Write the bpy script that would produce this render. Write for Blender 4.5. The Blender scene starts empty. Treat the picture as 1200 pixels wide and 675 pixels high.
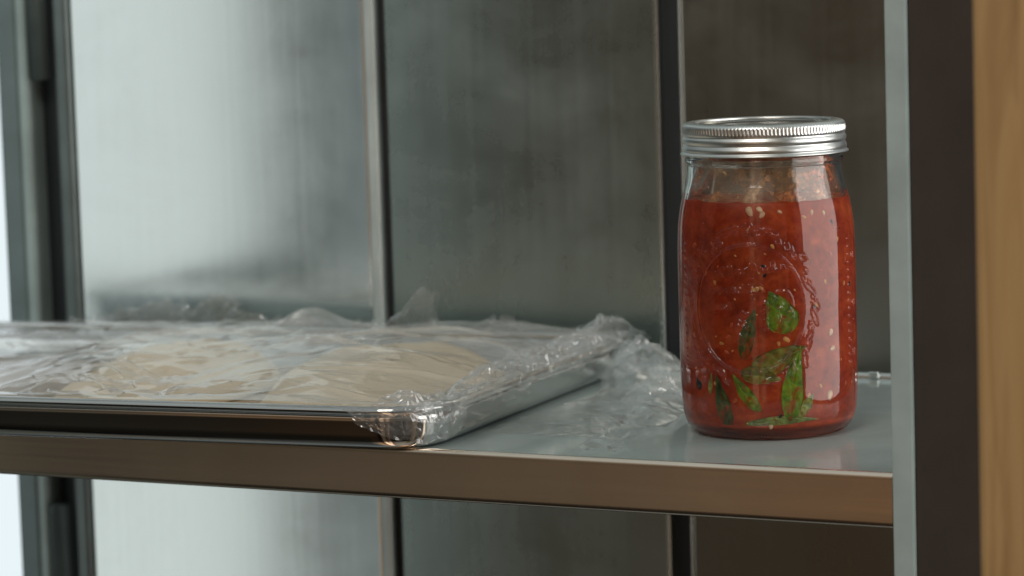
import bpy, bmesh, math, random
import numpy as np
from mathutils import Vector, Matrix
from mathutils.geometry import delaunay_2d_cdt
random.seed(7); rng = np.random.default_rng(11)
sc = bpy.context.scene
COL = sc.collection
R_ = math.radians

# ------------------------------------------------------------------ materials
def mat(name):
    m = bpy.data.materials.new(name); m.use_nodes = True
    nt = m.node_tree
    b = nt.nodes['Principled BSDF']
    return m, nt, b
def nd(nt, t, **kw):
    n = nt.nodes.new(t)
    for k, v in kw.items():
        if k in n.inputs.keys() if hasattr(n.inputs, 'keys') else False: n.inputs[k].default_value = v
        else: setattr(n, k, v)
    return n
def noise(nt, scale, detail=4, rough=.55, stretch=(1, 1, 1), coord='Object', dist=0, rot=(0, 0, 0)):
    tc = nt.nodes.new('ShaderNodeTexCoord'); mp = nt.nodes.new('ShaderNodeMapping')
    mp.inputs['Scale'].default_value = stretch; mp.inputs['Rotation'].default_value = rot
    n = nt.nodes.new('ShaderNodeTexNoise')
    n.inputs['Scale'].default_value = scale; n.inputs['Detail'].default_value = detail
    n.inputs['Roughness'].default_value = rough; n.inputs['Distortion'].default_value = dist
    nt.links.new(tc.outputs[coord], mp.inputs[0]); nt.links.new(mp.outputs[0], n.inputs[0])
    return n.outputs['Fac']
def ramp(nt, src, stops, interp='LINEAR'):
    r = nt.nodes.new('ShaderNodeValToRGB'); cr = r.color_ramp; cr.interpolation = interp
    while len(cr.elements) < len(stops): cr.elements.new(.5)
    for e, (p, c) in zip(cr.elements, stops):
        e.position = p
        e.color = (c, c, c, 1) if isinstance(c, (int, float)) else (*c, 1)
    nt.links.new(src, r.inputs[0]); return r.outputs[0]
def bump(nt, src, strength, dist, normal=None):
    b = nt.nodes.new('ShaderNodeBump'); b.inputs['Strength'].default_value = strength
    b.inputs['Distance'].default_value = dist; nt.links.new(src, b.inputs['Height'])
    if normal: nt.links.new(normal, b.inputs['Normal'])
    return b.outputs[0]
def mapr(nt, src, a, b, c=0, d=1):
    n = nt.nodes.new('ShaderNodeMapRange'); nt.links.new(src, n.inputs[0])
    for i, v in zip((1, 2, 3, 4), (c, d, a, b)): n.inputs[i].default_value = v
    return n.outputs[0]

def steel(name, base, rough, metal=1.0, brush=(1, 1, 40), bscale=60, bstr=.15, mott=.12, wav=0.0):
    m, nt, b = mat(name)
    f = noise(nt, bscale, 3, .6, brush)
    big = noise(nt, 7, 5, .6, (1, 1, .55), dist=.6)
    lo = tuple(c * (1 - mott) for c in base); hi = tuple(min(1, c * (1 + mott)) for c in base)
    nt.links.new(ramp(nt, big, [(.3, lo), (.7, hi)]), b.inputs['Base Color'])
    b.inputs['Metallic'].default_value = metal
    nt.links.new(mapr(nt, f, rough * .85, rough * 1.2, .3, .7), b.inputs['Roughness'])
    nrm = bump(nt, f, bstr, .0002)
    if wav:
        nrm = bump(nt, noise(nt, 4.5, 2, .5, (1, 1, .5)), 1.0, wav, nrm)
    nt.links.new(nrm, b.inputs['Normal'])
    return m

def door_mat(name, base, rough, smear=.25, wav=.0008):
    m, nt, b = mat(name)
    fine = noise(nt, 40, 4, .6, (3, 1, .10))
    vert = noise(nt, 7, 6, .66, (1.0, 1, 1.3), dist=.5)
    arcs = noise(nt, 3.0, 4, .55, (1, 1, 2.4), dist=.6, rot=(0, R_(25), 0))
    m0 = nt.nodes.new('ShaderNodeMix'); m0.data_type = 'FLOAT'; m0.inputs[0].default_value = .24
    nt.links.new(vert, m0.inputs[2]); nt.links.new(fine, m0.inputs[3])
    mx = nt.nodes.new('ShaderNodeMix'); mx.data_type = 'FLOAT'; mx.inputs[0].default_value = .30
    nt.links.new(m0.outputs[0], mx.inputs[2]); nt.links.new(arcs, mx.inputs[3])
    lo = tuple(c * (1 - smear) for c in base); hi = tuple(min(1, c * (1 + smear)) for c in base)
    nt.links.new(ramp(nt, mx.outputs[0], [(.36, lo), (.5, base), (.66, hi)]), b.inputs['Base Color'])
    b.inputs['Metallic'].default_value = 1
    nt.links.new(mapr(nt, mx.outputs[0], rough * .75, rough * 1.35, .35, .65), b.inputs['Roughness'])
    n1 = bump(nt, fine, .12, .0002)
    n1 = bump(nt, noise(nt, 2.6, 2, .5, (1, 1, .6)), 1, wav, n1)
    nt.links.new(n1, b.inputs['Normal'])
    return m

def plain(name, c, rough=.5, metal=0, spec=.5):
    m, nt, b = mat(name)
    f = noise(nt, 25, 4)
    nt.links.new(ramp(nt, f, [(.3, tuple(x * .85 for x in c)), (.7, tuple(min(1, x * 1.12) for x in c))]), b.inputs['Base Color'])
    b.inputs['Roughness'].default_value = rough; b.inputs['Metallic'].default_value = metal
    b.inputs['Specular IOR Level'].default_value = spec
    return m

M = {}
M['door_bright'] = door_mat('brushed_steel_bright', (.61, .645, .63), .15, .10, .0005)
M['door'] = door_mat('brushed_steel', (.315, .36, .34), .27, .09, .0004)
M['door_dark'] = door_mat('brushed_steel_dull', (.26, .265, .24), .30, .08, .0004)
M['edge'] = steel('bright_steel_edge', (.72, .76, .74), .22, mott=.04)
M['edge_pale'] = plain('pale_metal_edge', (.50, .55, .53), .35, .5)
M['lip'] = steel('lip_steel_warm_reflection', (.88, .75, .62), .20, brush=(.12, 1, 6), bscale=60, bstr=.1, mott=.10)  # warm tint puts the room's brown reflection into the base colour
M['jamb'] = plain('grey_metal_frame', (.17, .215, .21), .42, .4)
M['jamb_light'] = plain('light_grey_metal_frame', (.36, .43, .41), .42, .3)
M['gap_shade'] = plain('gap_shade_black', (.008, .011, .013), .6)  # near-black fill, stands in for the shade inside the door gaps
M['hinge'] = plain('dark_hinge_metal', (.13, .155, .15), .38, .6)
M['post'] = plain('pale_painted_steel', (.42, .52, .52), .38, .15)
M['darkpost'] = plain('dark_brown_frame', (.052, .042, .036), .6, 0, .2)
M['tray'] = steel('polished_pan_steel', (.62, .63, .62), .085, brush=(1, 1, 1), bscale=20, bstr=.02, mott=.05)
M['tray_in'] = steel('pan_floor_steel', (.40, .30, .21), .36, .55, brush=(.2, 1, 1), bscale=50, bstr=.1, mott=.15)

# shelf top: matte satin sheet with a soft gloss
m, nt, b = mat('satin_shelf_surface')
sm = noise(nt, 12, 6, .65, (1, 1, 1), dist=.8)
sp = noise(nt, 260, 2, .5)
nt.links.new(ramp(nt, sm, [(.3, (.34, .41, .40)), (.7, (.42, .49, .475))]), b.inputs['Base Color'])
nt.links.new(mapr(nt, sm, .05, .13, .3, .7), b.inputs['Roughness'])
b.inputs['Specular IOR Level'].default_value = .55
scr = noise(nt, 30, 5, .7, (.25, 6, 1), rot=(0, 0, R_(18)))
nt.links.new(bump(nt, scr, .06, .0002, bump(nt, sp, .05, .0002)), b.inputs['Normal'])
M['shelf'] = m

# wood
m, nt, b = mat('warm_wood')
w = noise(nt, 14, 7, .6, (5, 5, .35), dist=1.0)
w2 = noise(nt, 3, 4, .6, (1, 1, .8))
nt.links.new(ramp(nt, w, [(.3, (.30, .17, .065)), (.5, (.47, .29, .125)), (.62, (.42, .25, .10)), (.72, (.50, .32, .145))]), b.inputs['Base Color'])
b.inputs['Roughness'].default_value = .5
M['wood'] = m

# glass
def glass(name, bmp=True):
    m = bpy.data.materials.new(name); m.use_nodes = True; nt = m.node_tree
    b = nt.nodes['Principled BSDF']
    b.inputs['Base Color'].default_value = (.975, .99, .98, 1)
    b.inputs['Transmission Weight'].default_value = 1
    b.inputs['Roughness'].default_value = .0; b.inputs['IOR'].default_value = 1.5
    if bmp:
        nt.links.new(bump(nt, noise(nt, 38, 2, .5, (1, 1, .35)), .35, .0006), b.inputs['Normal'])
    return m
M['glass'] = glass('clear_jar_glass')

# sauce
m, nt, b = mat('tomato_sauce')
n1 = noise(nt, 60, 5, .65, (1, 1, 1.2), dist=.4); n2 = noise(nt, 240, 3, .6, dist=.5)
n3 = noise(nt, 14, 3, .5)
c1 = ramp(nt, n1, [(.30, (.31, .030, .008)), (.50, (.48, .058, .013)), (.72, (.64, .115, .024))])
c2 = ramp(nt, n2, [(.35, 0.75), (.6, 1.0), (.78, 1.35)])
mx = nt.nodes.new('ShaderNodeMix'); mx.data_type = 'RGBA'; mx.blend_type = 'MULTIPLY'; mx.inputs[0].default_value = .8
nt.links.new(c1, mx.inputs[6]); nt.links.new(c2, mx.inputs[7])
mx2 = nt.nodes.new('ShaderNodeMix'); mx2.data_type = 'RGBA'; mx2.blend_type = 'MULTIPLY'; mx2.inputs[0].default_value = .8
nt.links.new(mx.outputs[2], mx2.inputs[6]); nt.links.new(ramp(nt, n3, [(.3, .75), (.7, 1.15)]), mx2.inputs[7])
nt.links.new(mx2.outputs[2], b.inputs['Base Color'])
b.inputs['Roughness'].default_value = .35; b.inputs['Specular IOR Level'].default_value = .15
b.inputs['Subsurface Weight'].default_value = .25
b.inputs['Subsurface Radius'].default_value = (.006, .0015, .0006); b.inputs['Subsurface Scale'].default_value = .5
M['sauce'] = m

# residue film on the inside of the glass
m = bpy.data.materials.new('sauce_residue'); m.use_nodes = True; nt = m.node_tree
b = nt.nodes['Principled BSDF']; out = nt.nodes['Material Output']
r1 = noise(nt, 55, 6, .68, (1, 1, 1.3), dist=.9); r2 = noise(nt, 420, 3, .6); r3 = noise(nt, 16, 3, .5, (1, 1, 1))
nt.links.new(ramp(nt, r3, [(.38, (.60, .50, .36)), (.5, (.68, .36, .15)), (.60, (.66, .16, .04))]), b.inputs['Base Color'])
b.inputs['Roughness'].default_value = .4
a1 = ramp(nt, r1, [(.38, .16), (.50, .34), (.58, .75), (.66, 1)]); a2 = ramp(nt, r2, [(.42, .6), (.6, 1.0)])
ml = nt.nodes.new('ShaderNodeMath'); ml.operation = 'MULTIPLY'
nt.links.new(a1, ml.inputs[0]); nt.links.new(a2, ml.inputs[1]); nt.links.new(ml.outputs[0], b.inputs['Alpha'])
M['residue'] = m

def leaf_mat(name, c):
    m, nt, b = mat(name)
    n = noise(nt, 130, 4, .6, dist=.5); n2 = noise(nt, 900, 2, .5)
    nt.links.new(ramp(nt, n, [(.32, tuple(x * .38 for x in c)), (.5, c), (.7, tuple(x * 1.5 for x in c))]), b.inputs['Base Color'])
    vn = ramp(nt, noise(nt, 75, 4, .6, dist=1.5), [(.49, 0.), (.62, .8)])
    mv = nt.nodes.new('ShaderNodeMix'); mv.data_type = 'RGBA'; nt.links.new(vn, mv.inputs[0])
    nt.links.new(b.inputs['Base Color'].links[0].from_socket, mv.inputs[6]); mv.inputs[7].default_value = (.34, .05, .010, 1)
    nt.links.new(mv.outputs[2], b.inputs['Base Color'])
    b.inputs['Roughness'].default_value = .4; b.inputs['Specular IOR Level'].default_value = .2
    nt.links.new(bump(nt, n, .6, .0006), b.inputs['Normal'])
    return m
M['leaf_bright'] = leaf_mat('basil_bright', (.15, .27, .014))
M['leaf_olive'] = leaf_mat('basil_olive', (.19, .19, .025))
M['leaf_dark'] = leaf_mat('basil_dark', (.07, .10, .022))
M['leaf_black'] = leaf_mat('olive_black', (.012, .02, .022))
M['leaf_pale'] = leaf_mat('basil_pale', (.26, .33, .08))
M['seed'] = plain('tomato_seed', (.75, .36, .10), .35)
M['garlic'] = plain('garlic_bit', (.85, .62, .38), .35)
M['redbit'] = plain('tomato_bit', (.60, .11, .03), .35)
M['darkbit'] = plain('pepper_bit', (.03, .012, .008), .5)

M['band'] = steel('tin_screw_band', (.78, .79, .77), .34, brush=(1, 1, 3), bscale=90, bstr=.10, mott=.12)
M['lid'] = steel('tin_lid', (.46, .44, .41), .18, brush=(1, 1, 1), bscale=150, bstr=.05, mott=.05)

# dough
m, nt, b = mat('raw_dough')
n1 = noise(nt, 22, 5, .55); n2 = noise(nt, 140, 4, .6)
nt.links.new(ramp(nt, n1, [(.3, (.64, .51, .34)), (.7, (.74, .61, .43))]), b.inputs['Base Color'])
b.inputs['Roughness'].default_value = .5; b.inputs['Subsurface Weight'].default_value = .2
b.inputs['Subsurface Radius'].default_value = (.008, .005, .003); b.inputs['Subsurface Scale'].default_value = 1
nt.links.new(bump(nt, n2, .5, .001), b.inputs['Normal'])
M['dough'] = m

# plastic film: clear thin sheet (transmits what is behind, Fresnel reflection off both faces)
def film(name, haze=.05, gain=1.7, rough=.06, bs=.5):
    m = bpy.data.materials.new(name); m.use_nodes = True; nt = m.node_tree
    nt.nodes.remove(nt.nodes['Principled BSDF']); out = nt.nodes['Material Output']
    fr = nt.nodes.new('ShaderNodeFresnel'); fr.inputs['IOR'].default_value = 1.5
    geo = nt.nodes.new('ShaderNodeNewGeometry')
    tr = nt.nodes.new('ShaderNodeBsdfTransparent'); gl = nt.nodes.new('ShaderNodeBsdfGlossy')
    tr.inputs[0].default_value = (.985, .985, .985, 1)
    gl.inputs['Roughness'].default_value = rough; gl.inputs['Color'].default_value = (1, 1, 1, 1)
    nrm = bump(nt, noise(nt, 110, 4, .6, (1, 1, 1), dist=.8), bs, .0010)
    nt.links.new(nrm, gl.inputs['Normal'])
    # fresnel uses |cos|, so back faces behave like front faces
    lw = nt.nodes.new('ShaderNodeLayerWeight'); lw.inputs['Blend'].default_value = .5
    nt.links.new(nrm, lw.inputs['Normal'])
    f = ramp(nt, lw.outputs['Facing'], [(0, .075), (.5, .10), (.75, .22), (.88, .45), (.97, .8), (1, 1)])
    g = nt.nodes.new('ShaderNodeMath'); g.operation = 'MULTIPLY'; g.use_clamp = True
    nt.links.new(f, g.inputs[0]); g.inputs[1].default_value = gain
    mxs = nt.nodes.new('ShaderNodeMixShader')
    nt.links.new(g.outputs[0], mxs.inputs[0]); nt.links.new(tr.outputs[0], mxs.inputs[1]); nt.links.new(gl.outputs[0], mxs.inputs[2])
    df = nt.nodes.new('ShaderNodeBsdfTranslucent'); df.inputs[0].default_value = (.85, .86, .86, 1)
    dd = nt.nodes.new('ShaderNodeBsdfDiffuse'); dd.inputs[0].default_value = (.85, .86, .86, 1)
    ad = nt.nodes.new('ShaderNodeMixShader'); nt.links.new(df.outputs[0], ad.inputs[1]); nt.links.new(dd.outputs[0], ad.inputs[2])
    m2 = nt.nodes.new('ShaderNodeMixShader'); m2.inputs[0].default_value = haze
    nt.links.new(mxs.outputs[0], m2.inputs[1]); nt.links.new(ad.outputs[0], m2.inputs[2])
    nt.links.new(m2.outputs[0], out.inputs[0])
    return m
M['film'] = film('cling_film', .19, 1.35, .07, .25)
M['film_wad'] = film('cling_film_crumpled', .09, 1.45, .06, .15)

def emis(name, c, s):
    m = bpy.data.materials.new(name); m.use_nodes = True; nt = m.node_tree
    nt.nodes.remove(nt.nodes['Principled BSDF'])
    e = nt.nodes.new('ShaderNodeEmission'); e.inputs[0].default_value = (*c, 1); e.inputs[1].default_value = s
    nt.links.new(e.outputs[0], nt.nodes['Material Output'].inputs[0]); return m
M['window'] = emis('daylight_window', (.86, .96, 1.0), .95)

# ------------------------------------------------------------------ helpers
def link(name, me, m, parent=None, smooth=True):
    o = bpy.data.objects.new(name, me); COL.objects.link(o)
    if m is not None and not me.materials: me.materials.append(m)
    if parent: o.parent = parent
    if smooth: me.shade_smooth()
    return o
def meshobj(name, V, F, m, parent=None, smooth=True):
    me = bpy.data.meshes.new(name)
    me.from_pydata([tuple(map(float, v)) for v in V], [], [tuple(map(int, f)) for f in F]); me.update()
    return link(name, me, m, parent, smooth)
def gridfaces(nu, nv, closeu=False):
    i = np.arange(nu if closeu else nu - 1)[:, None]; j = np.arange(nv - 1)[None, :]
    i2 = (i + 1) % nu
    a = i * nv + j; b = i2 * nv + j; c = i2 * nv + j + 1; d = i * nv + j + 1
    return np.stack([np.broadcast_to(x, a.shape) if x.shape != a.shape else x for x in (a, b, c, d)], -1).reshape(-1, 4)
def fastmesh(name, V, F, m, parent=None, smooth=True):
    V = np.asarray(V, np.float32); F = np.asarray(F, np.int32)
    me = bpy.data.meshes.new(name)
    me.vertices.add(len(V)); me.vertices.foreach_set('co', V.ravel())
    me.loops.add(F.size); me.loops.foreach_set('vertex_index', F.ravel())
    me.polygons.add(len(F)); me.polygons.foreach_set('loop_start', np.arange(0, F.size, F.shape[1], dtype=np.int32))
    me.polygons.foreach_set('loop_total', np.full(len(F), F.shape[1], np.int32))
    me.update(calc_edges=True); me.validate()
    return link(name, me, m, parent, smooth)
def box(name, x0, x1, y0, y1, z0, z1, m, parent=None, bev=.001, seg=2):
    bm = bmesh.new(); bmesh.ops.create_cube(bm, size=1)
    for v in bm.verts:
        v.co = ((x0 + x1) / 2 + v.co.x * (x1 - x0), (y0 + y1) / 2 + v.co.y * (y1 - y0), (z0 + z1) / 2 + v.co.z * (z1 - z0))
    if bev: bmesh.ops.bevel(bm, geom=bm.edges[:], offset=bev, segments=seg, affect='EDGES', profile=.5)
    me = bpy.data.meshes.new(name); bm.to_mesh(me); bm.free()
    o = link(name, me, m, parent, False)
    for p in me.polygons: p.use_smooth = False
    return o
def thing(name, label, cat, loc=(0, 0, 0), group=None):
    o = bpy.data.objects.new(name, None); COL.objects.link(o); o.location = loc
    o.empty_display_size = .02
    return tag(o, label, cat, group)
def tag(o, label, cat, group=None):
    o['label'] = label; o['category'] = cat
    if group: o['group'] = group
    return o
def catmull(P, step):
    P = np.array(P, float); out = []
    Q = np.vstack([2 * P[0] - P[1], P, 2 * P[-1] - P[-2]])
    for k in range(1, len(Q) - 2):
        p0, p1, p2, p3 = Q[k - 1:k + 3]; n = max(1, int(np.linalg.norm(p2 - p1) / step))
        d0 = max(np.linalg.norm(p1 - p0), 1e-9) ** .5; d1 = max(np.linalg.norm(p2 - p1), 1e-9) ** .5; d2 = max(np.linalg.norm(p3 - p2), 1e-9) ** .5
        t0 = 0; t1 = d0; t2 = t1 + d1; t3 = t2 + d2
        for t in np.linspace(t1, t2, n, endpoint=False):
            A1 = (t1 - t) / (t1 - t0) * p0 + (t - t0) / (t1 - t0) * p1
            A2 = (t2 - t) / (t2 - t1) * p1 + (t - t1) / (t2 - t1) * p2
            A3 = (t3 - t) / (t3 - t2) * p2 + (t - t2) / (t3 - t2) * p3
            B1 = (t2 - t) / (t2 - t0) * A1 + (t - t0) / (t2 - t0) * A2
            B2 = (t3 - t) / (t3 - t1) * A2 + (t - t1) / (t3 - t1) * A3
            out.append((t2 - t) / (t2 - t1) * B1 + (t - t1) / (t2 - t1) * B2)
    out.append(P[-1]); return np.array(out)
# smooth value noise on a numpy grid
def vnoise(x, y, f, seed):
    r = np.random.default_rng(seed); T = r.random((64, 64))
    X = x * f; Y = y * f; xi = np.floor(X).astype(int); yi = np.floor(Y).astype(int)
    fx = X - xi; fy = Y - yi; fx = fx * fx * (3 - 2 * fx); fy = fy * fy * (3 - 2 * fy)
    g = lambda a, b: T[a % 64, b % 64]
    return (g(xi, yi) * (1 - fx) + g(xi + 1, yi) * fx) * (1 - fy) + (g(xi, yi + 1) * (1 - fx) + g(xi + 1, yi + 1) * fx) * fy - .5
# piecewise-linear random facets: straight creases between flat facets, like folded film
def facets(x, y, x0, x1, y0, y1, n, seed, sx=1., sy=1., rot=0.):
    r = np.random.default_rng(seed); c, s = math.cos(rot), math.sin(rot)
    X = (x * c + y * s) / sx; Y = (-x * s + y * c) / sy
    cs = [((a * c + b * s) / sx, (-a * s + b * c) / sy) for a in (x0, x1) for b in (y0, y1)]
    ax, bx = min(q[0] for q in cs) - .02, max(q[0] for q in cs) + .02
    ay, by = min(q[1] for q in cs) - .02, max(q[1] for q in cs) + .02
    P = np.column_stack([r.uniform(ax, bx, n), r.uniform(ay, by, n)])
    P = np.vstack([P, [(ax - .3, ay - .3), (bx + .3, ay - .3), (bx + .3, by + .3), (ax - .3, by + .3)]])
    Z = r.uniform(-.5, .5, len(P))
    res = delaunay_2d_cdt([Vector(p) for p in P], [], [], 0, 1e-9)
    vs = np.array([tuple(v) for v in res[0]]); src = [o[0] if o else 0 for o in res[3]]; Z = Z[src]
    H = np.zeros_like(X)
    for f in res[2]:
        a, b, c3 = vs[f[0]], vs[f[1]], vs[f[2]]
        lo = np.minimum(np.minimum(a, b), c3); hi = np.maximum(np.maximum(a, b), c3)
        mk = (X >= lo[0]) & (X <= hi[0]) & (Y >= lo[1]) & (Y <= hi[1])
        if not mk.any(): continue
        px = X[mk]; py = Y[mk]
        d = (b[1] - c3[1]) * (a[0] - c3[0]) + (c3[0] - b[0]) * (a[1] - c3[1])
        if abs(d) < 1e-14: continue
        l1 = ((b[1] - c3[1]) * (px - c3[0]) + (c3[0] - b[0]) * (py - c3[1])) / d
        l2 = ((c3[1] - a[1]) * (px - c3[0]) + (a[0] - c3[0]) * (py - c3[1])) / d
        l3 = 1 - l1 - l2; ins = (l1 >= -1e-6) & (l2 >= -1e-6) & (l3 >= -1e-6)
        h = H[mk]; h[ins] = (l1 * Z[f[0]] + l2 * Z[f[1]] + l3 * Z[f[2]])[ins]; H[mk] = h
    return H
def sstep(a, b, x):
    t = np.clip((x - a) / (b - a), 0, 1); return t * t * (3 - 2 * t)

# ------------------------------------------------------------------ shelving unit
YF, YB, T = -.120, .208, .0276
shelf = thing('shelving_unit', 'stainless shelf on a pale steel corner post, holding the pan and the jar', 'shelf', (0, 0, 0))
box('shelf_board', -1.3, .114, YF + .0042, YB - .0042, -.0035, 0, M['shelf'], shelf, .0003, 1)
# folded front lip: a thin rounded top lip then the flat front face
def lipstrip(name, prof, x0, x1, m):
    prof = np.array(prof); n = len(prof)
    xs = np.linspace(x0, x1, 30)
    V = np.array([(x, p[0], p[1]) for x in xs for p in prof])
    return fastmesh(name, V, gridfaces(len(xs), n), m, shelf)
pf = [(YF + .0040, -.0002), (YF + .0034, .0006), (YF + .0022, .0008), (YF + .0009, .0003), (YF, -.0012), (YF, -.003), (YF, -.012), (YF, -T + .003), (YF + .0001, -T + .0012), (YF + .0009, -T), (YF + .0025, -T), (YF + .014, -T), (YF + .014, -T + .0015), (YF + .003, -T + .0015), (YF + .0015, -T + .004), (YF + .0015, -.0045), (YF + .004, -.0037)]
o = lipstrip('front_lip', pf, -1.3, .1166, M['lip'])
pb = [(YB - .004, -.001), (YB - .004, .0028), (YB - .0032, .0036), (YB - .001, .0036), (YB, .003), (YB, -.016)]
o = lipstrip('back_lip', pb, -1.3, .1166, M['edge'])
# corner post: an angle profile
bm = bmesh.new()
prof = [(.1170, YF - .0012), (.1284, YF - .0012), (.1284, YF + .0022), (.1170, YF + .0022)]
vs = []
for z in (-.9, .9):
    vs.append([bm.verts.new((x, y, z)) for x, y in prof])
n = len(prof)
for i in range(n): bm.faces.new((vs[0][i], vs[0][(i + 1) % n], vs[1][(i + 1) % n], vs[1][i]))
bm.faces.new(vs[1]); bm.faces.new(vs[0][::-1])
bmesh.ops.recalc_face_normals(bm, faces=bm.faces[:])
bmesh.ops.bevel(bm, geom=[e for e in bm.edges if abs(e.verts[0].co.z - e.verts[1].co.z) > .5], offset=.0008, segments=2, affect='EDGES')
me = bpy.data.meshes.new('corner_post'); bm.to_mesh(me); bm.free()
link('corner_post', me, M['post'], shelf, False)
# small bright clip on the back lip near the post
box('shelf_clip', -.0190, -.0130, YB - .0062, YB - .0038, .0002, .0046, M['edge'], shelf, .0006)

# ------------------------------------------------------------------ steel doors behind
YP = .237
ZL, ZH = -1.0, 1.0
def door(label, x0, x1, m, edges, th=.02):
    d = thing('steel_door', label, 'door', ((x0 + x1) / 2, YP, ZL), 'steel doors behind the shelf')
    def lb(name, a, b_, y0, y1, mm, bev):
        o = box(name, a - (x0 + x1) / 2, b_ - (x0 + x1) / 2, y0 - YP, y1 - YP, 0, ZH - ZL, mm, d, bev); return o
    lb('panel', x0, x1, YP, YP + th, m, .0012)
    for a, b_, mm in edges: lb('edge_strip', a, b_, YP - .0012 - (.0015 if mm is M['edge_pale'] else 0), YP + th, mm, .0016 if mm is M['edge_pale'] else .0008)
    return d, lb
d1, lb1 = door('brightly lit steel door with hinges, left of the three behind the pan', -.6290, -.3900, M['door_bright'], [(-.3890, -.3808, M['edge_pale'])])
lb1('gap_shade_strip', -.3806, -.3740, YP + .004, YP + .018, M['gap_shade'], 0)  # dark strip drawn in for the shade of the gap
lb1('stile', -.6430, -.6300, YP - .004, YP + .02, M['hinge'], .003)
for z0, z1 in ((.188, .45), (-.48, -.118)):
    bm = bmesh.new(); bmesh.ops.create_cone(bm, cap_ends=True, segments=32, radius1=.0078, radius2=.0078, depth=z1 - z0)
    bmesh.ops.bevel(bm, geom=[e for e in bm.edges if abs(e.verts[0].co.z - e.verts[1].co.z) < 1e-5], offset=.001, segments=2, affect='EDGES')
    me = bpy.data.meshes.new('hinge'); bm.to_mesh(me); bm.free()
    h = link('hinge', me, M['hinge'], d1, True); h.location = (-.6535 + .50975, -.006, (z0 + z1) / 2 - ZL)
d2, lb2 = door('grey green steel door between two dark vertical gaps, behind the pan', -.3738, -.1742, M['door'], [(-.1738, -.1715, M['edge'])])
lb2('gap_shade_strip', -.1713, -.1576, YP + .004, YP + .018, M['gap_shade'], 0)
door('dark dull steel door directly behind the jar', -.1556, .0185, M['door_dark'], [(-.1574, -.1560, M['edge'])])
tag(box('gap_shade_backing', -.395, .02, YP + .021, YP + .03, ZL, ZH, M['gap_shade'], None, 0), 'black backing standing in for the shade in the narrow gaps between the steel doors', 'gap_shade')
jm = thing('door_jamb', 'dark grey metal door frame with a lighter ridge at far left', 'door frame', (-.68, YP, ZL))
for a, b_, y0, mm in ((-.6950, -.6765, 0, M['jamb']), (-.6760, -.6660, -.003, M['jamb_light']), (-.6650, -.6440, .012, M['gap_shade'])):
    box('jamb_strip', a + .68, b_ + .68, y0, .03, 0, ZH - ZL, mm, jm, .0025 if mm is not M['gap_shade'] else .001)

# window far behind on the left (bright daylight) - stands beyond the door frame
win = thing('daylight_window', 'overexposed bright window at the far left edge', 'window', (-1.35, .75, -1.1))
box('pane', -.55, .55, 0, .01, 0, 2.4, M['window'], win, 0)
box('window_frame', .551, .58, -.01, .02, 0, 2.4, M['jamb_light'], win, .002)

# right-hand side behind the post: dark frame and wood
tag(box('dark_frame_upright', .0, .062, 0, .028, ZL, ZH, M['darkpost'], None, .0006), 'dark brown upright with a fine vertical seam right of the pale post', 'frame').location = (.1279, -.1176, 0)
# an added dark panel keeping the left light off the jar, left of the shelf (out of frame; the pan and jar reflect it)
blk = thing('left_light_blocker', 'added dark panel blocking the left light at the left end of the shelf, outside the picture', 'door', (-.578, -.200, ZL))
box('blocker_panel', 0, 1.02, -.01, .01, 0, 2.0, M['jamb'], blk, .002); blk.rotation_euler.z = math.atan2(-.83, -.59)
# ------------------------------------------------------------------ sheet pan
PX, PY, PA = -.1475, -.1285, R_(5.3)
CW, CD, PW, PD = math.cos(PA), math.sin(PA), .530, .314
def pan2w(u, v, z):    # u to the right (0 at the front right bottom corner, negative left), v to the back
    return PX + u * CW - v * CD, PY + u * CD + v * CW, z
def rrect(off, z, rad, seg=14):
    x0, x1, y0, y1 = -PW - off, off, -off, PD + off; r = rad + max(off, -rad + .002); P = []
    for cx, cy, a0 in ((x1 - r, y0 + r, -90), (x1 - r, y1 - r, 0), (x0 + r, y1 - r, 90), (x0 + r, y0 + r, 180)):
        for k in range(seg + 1):
            a = R_(a0 + 90 * k / seg); P.append((cx + r * math.cos(a), cy + r * math.sin(a), z))
    # add points along straight runs implicitly through the corners
    return P
def loft(name, loops, m, parent, capfirst=False, caplast=False):
    n = len(loops[0]); V = [p for l in loops for p in l]
    F = [(a * n + i, a * n + (i + 1) % n, (a + 1) * n + (i + 1) % n, (a + 1) * n + i) for a in range(len(loops) - 1) for i in range(n)]
    if capfirst: F.append(tuple(range(n))[::-1])
    if caplast: F.append(tuple((len(loops) - 1) * n + i for i in range(n)))
    return meshobj(name, V, F, m, parent)
pan = thing('sheet_pan', 'polished rimmed baking pan under cling film, overhanging the shelf front', 'baking pan', (PX, PY, 0)); pan.rotation_euler.z = PA
CR = .033
wall = [(-.016, .0012), (-.010, .0006), (-.006, .0006), (-.003, .0013), (-.0012, .0030), (0, .0055), (.0008, .009), (.0018, .016), (.0030, .0205)]
loft('pan_body', [rrect(a, z, CR) for a, z in wall] + [rrect(.0018, .0205, CR), rrect(.0000, .0085, CR), rrect(-.004, .0032, CR), rrect(-.010, .0018, CR)], M['tray'], pan, True)
loft('pan_floor', [rrect(-.0095, .0019, CR), rrect(-.013, .0017, CR)], M['tray_in'], pan, False, True)
rim = [(.0050 + .0028 * math.cos(a), .0228 + .0026 * math.sin(a)) for a in np.linspace(0, 2 * math.pi, 13)]
loft('rolled_rim', [rrect(a, z, CR) for a, z in rim], M['tray'], pan)

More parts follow.
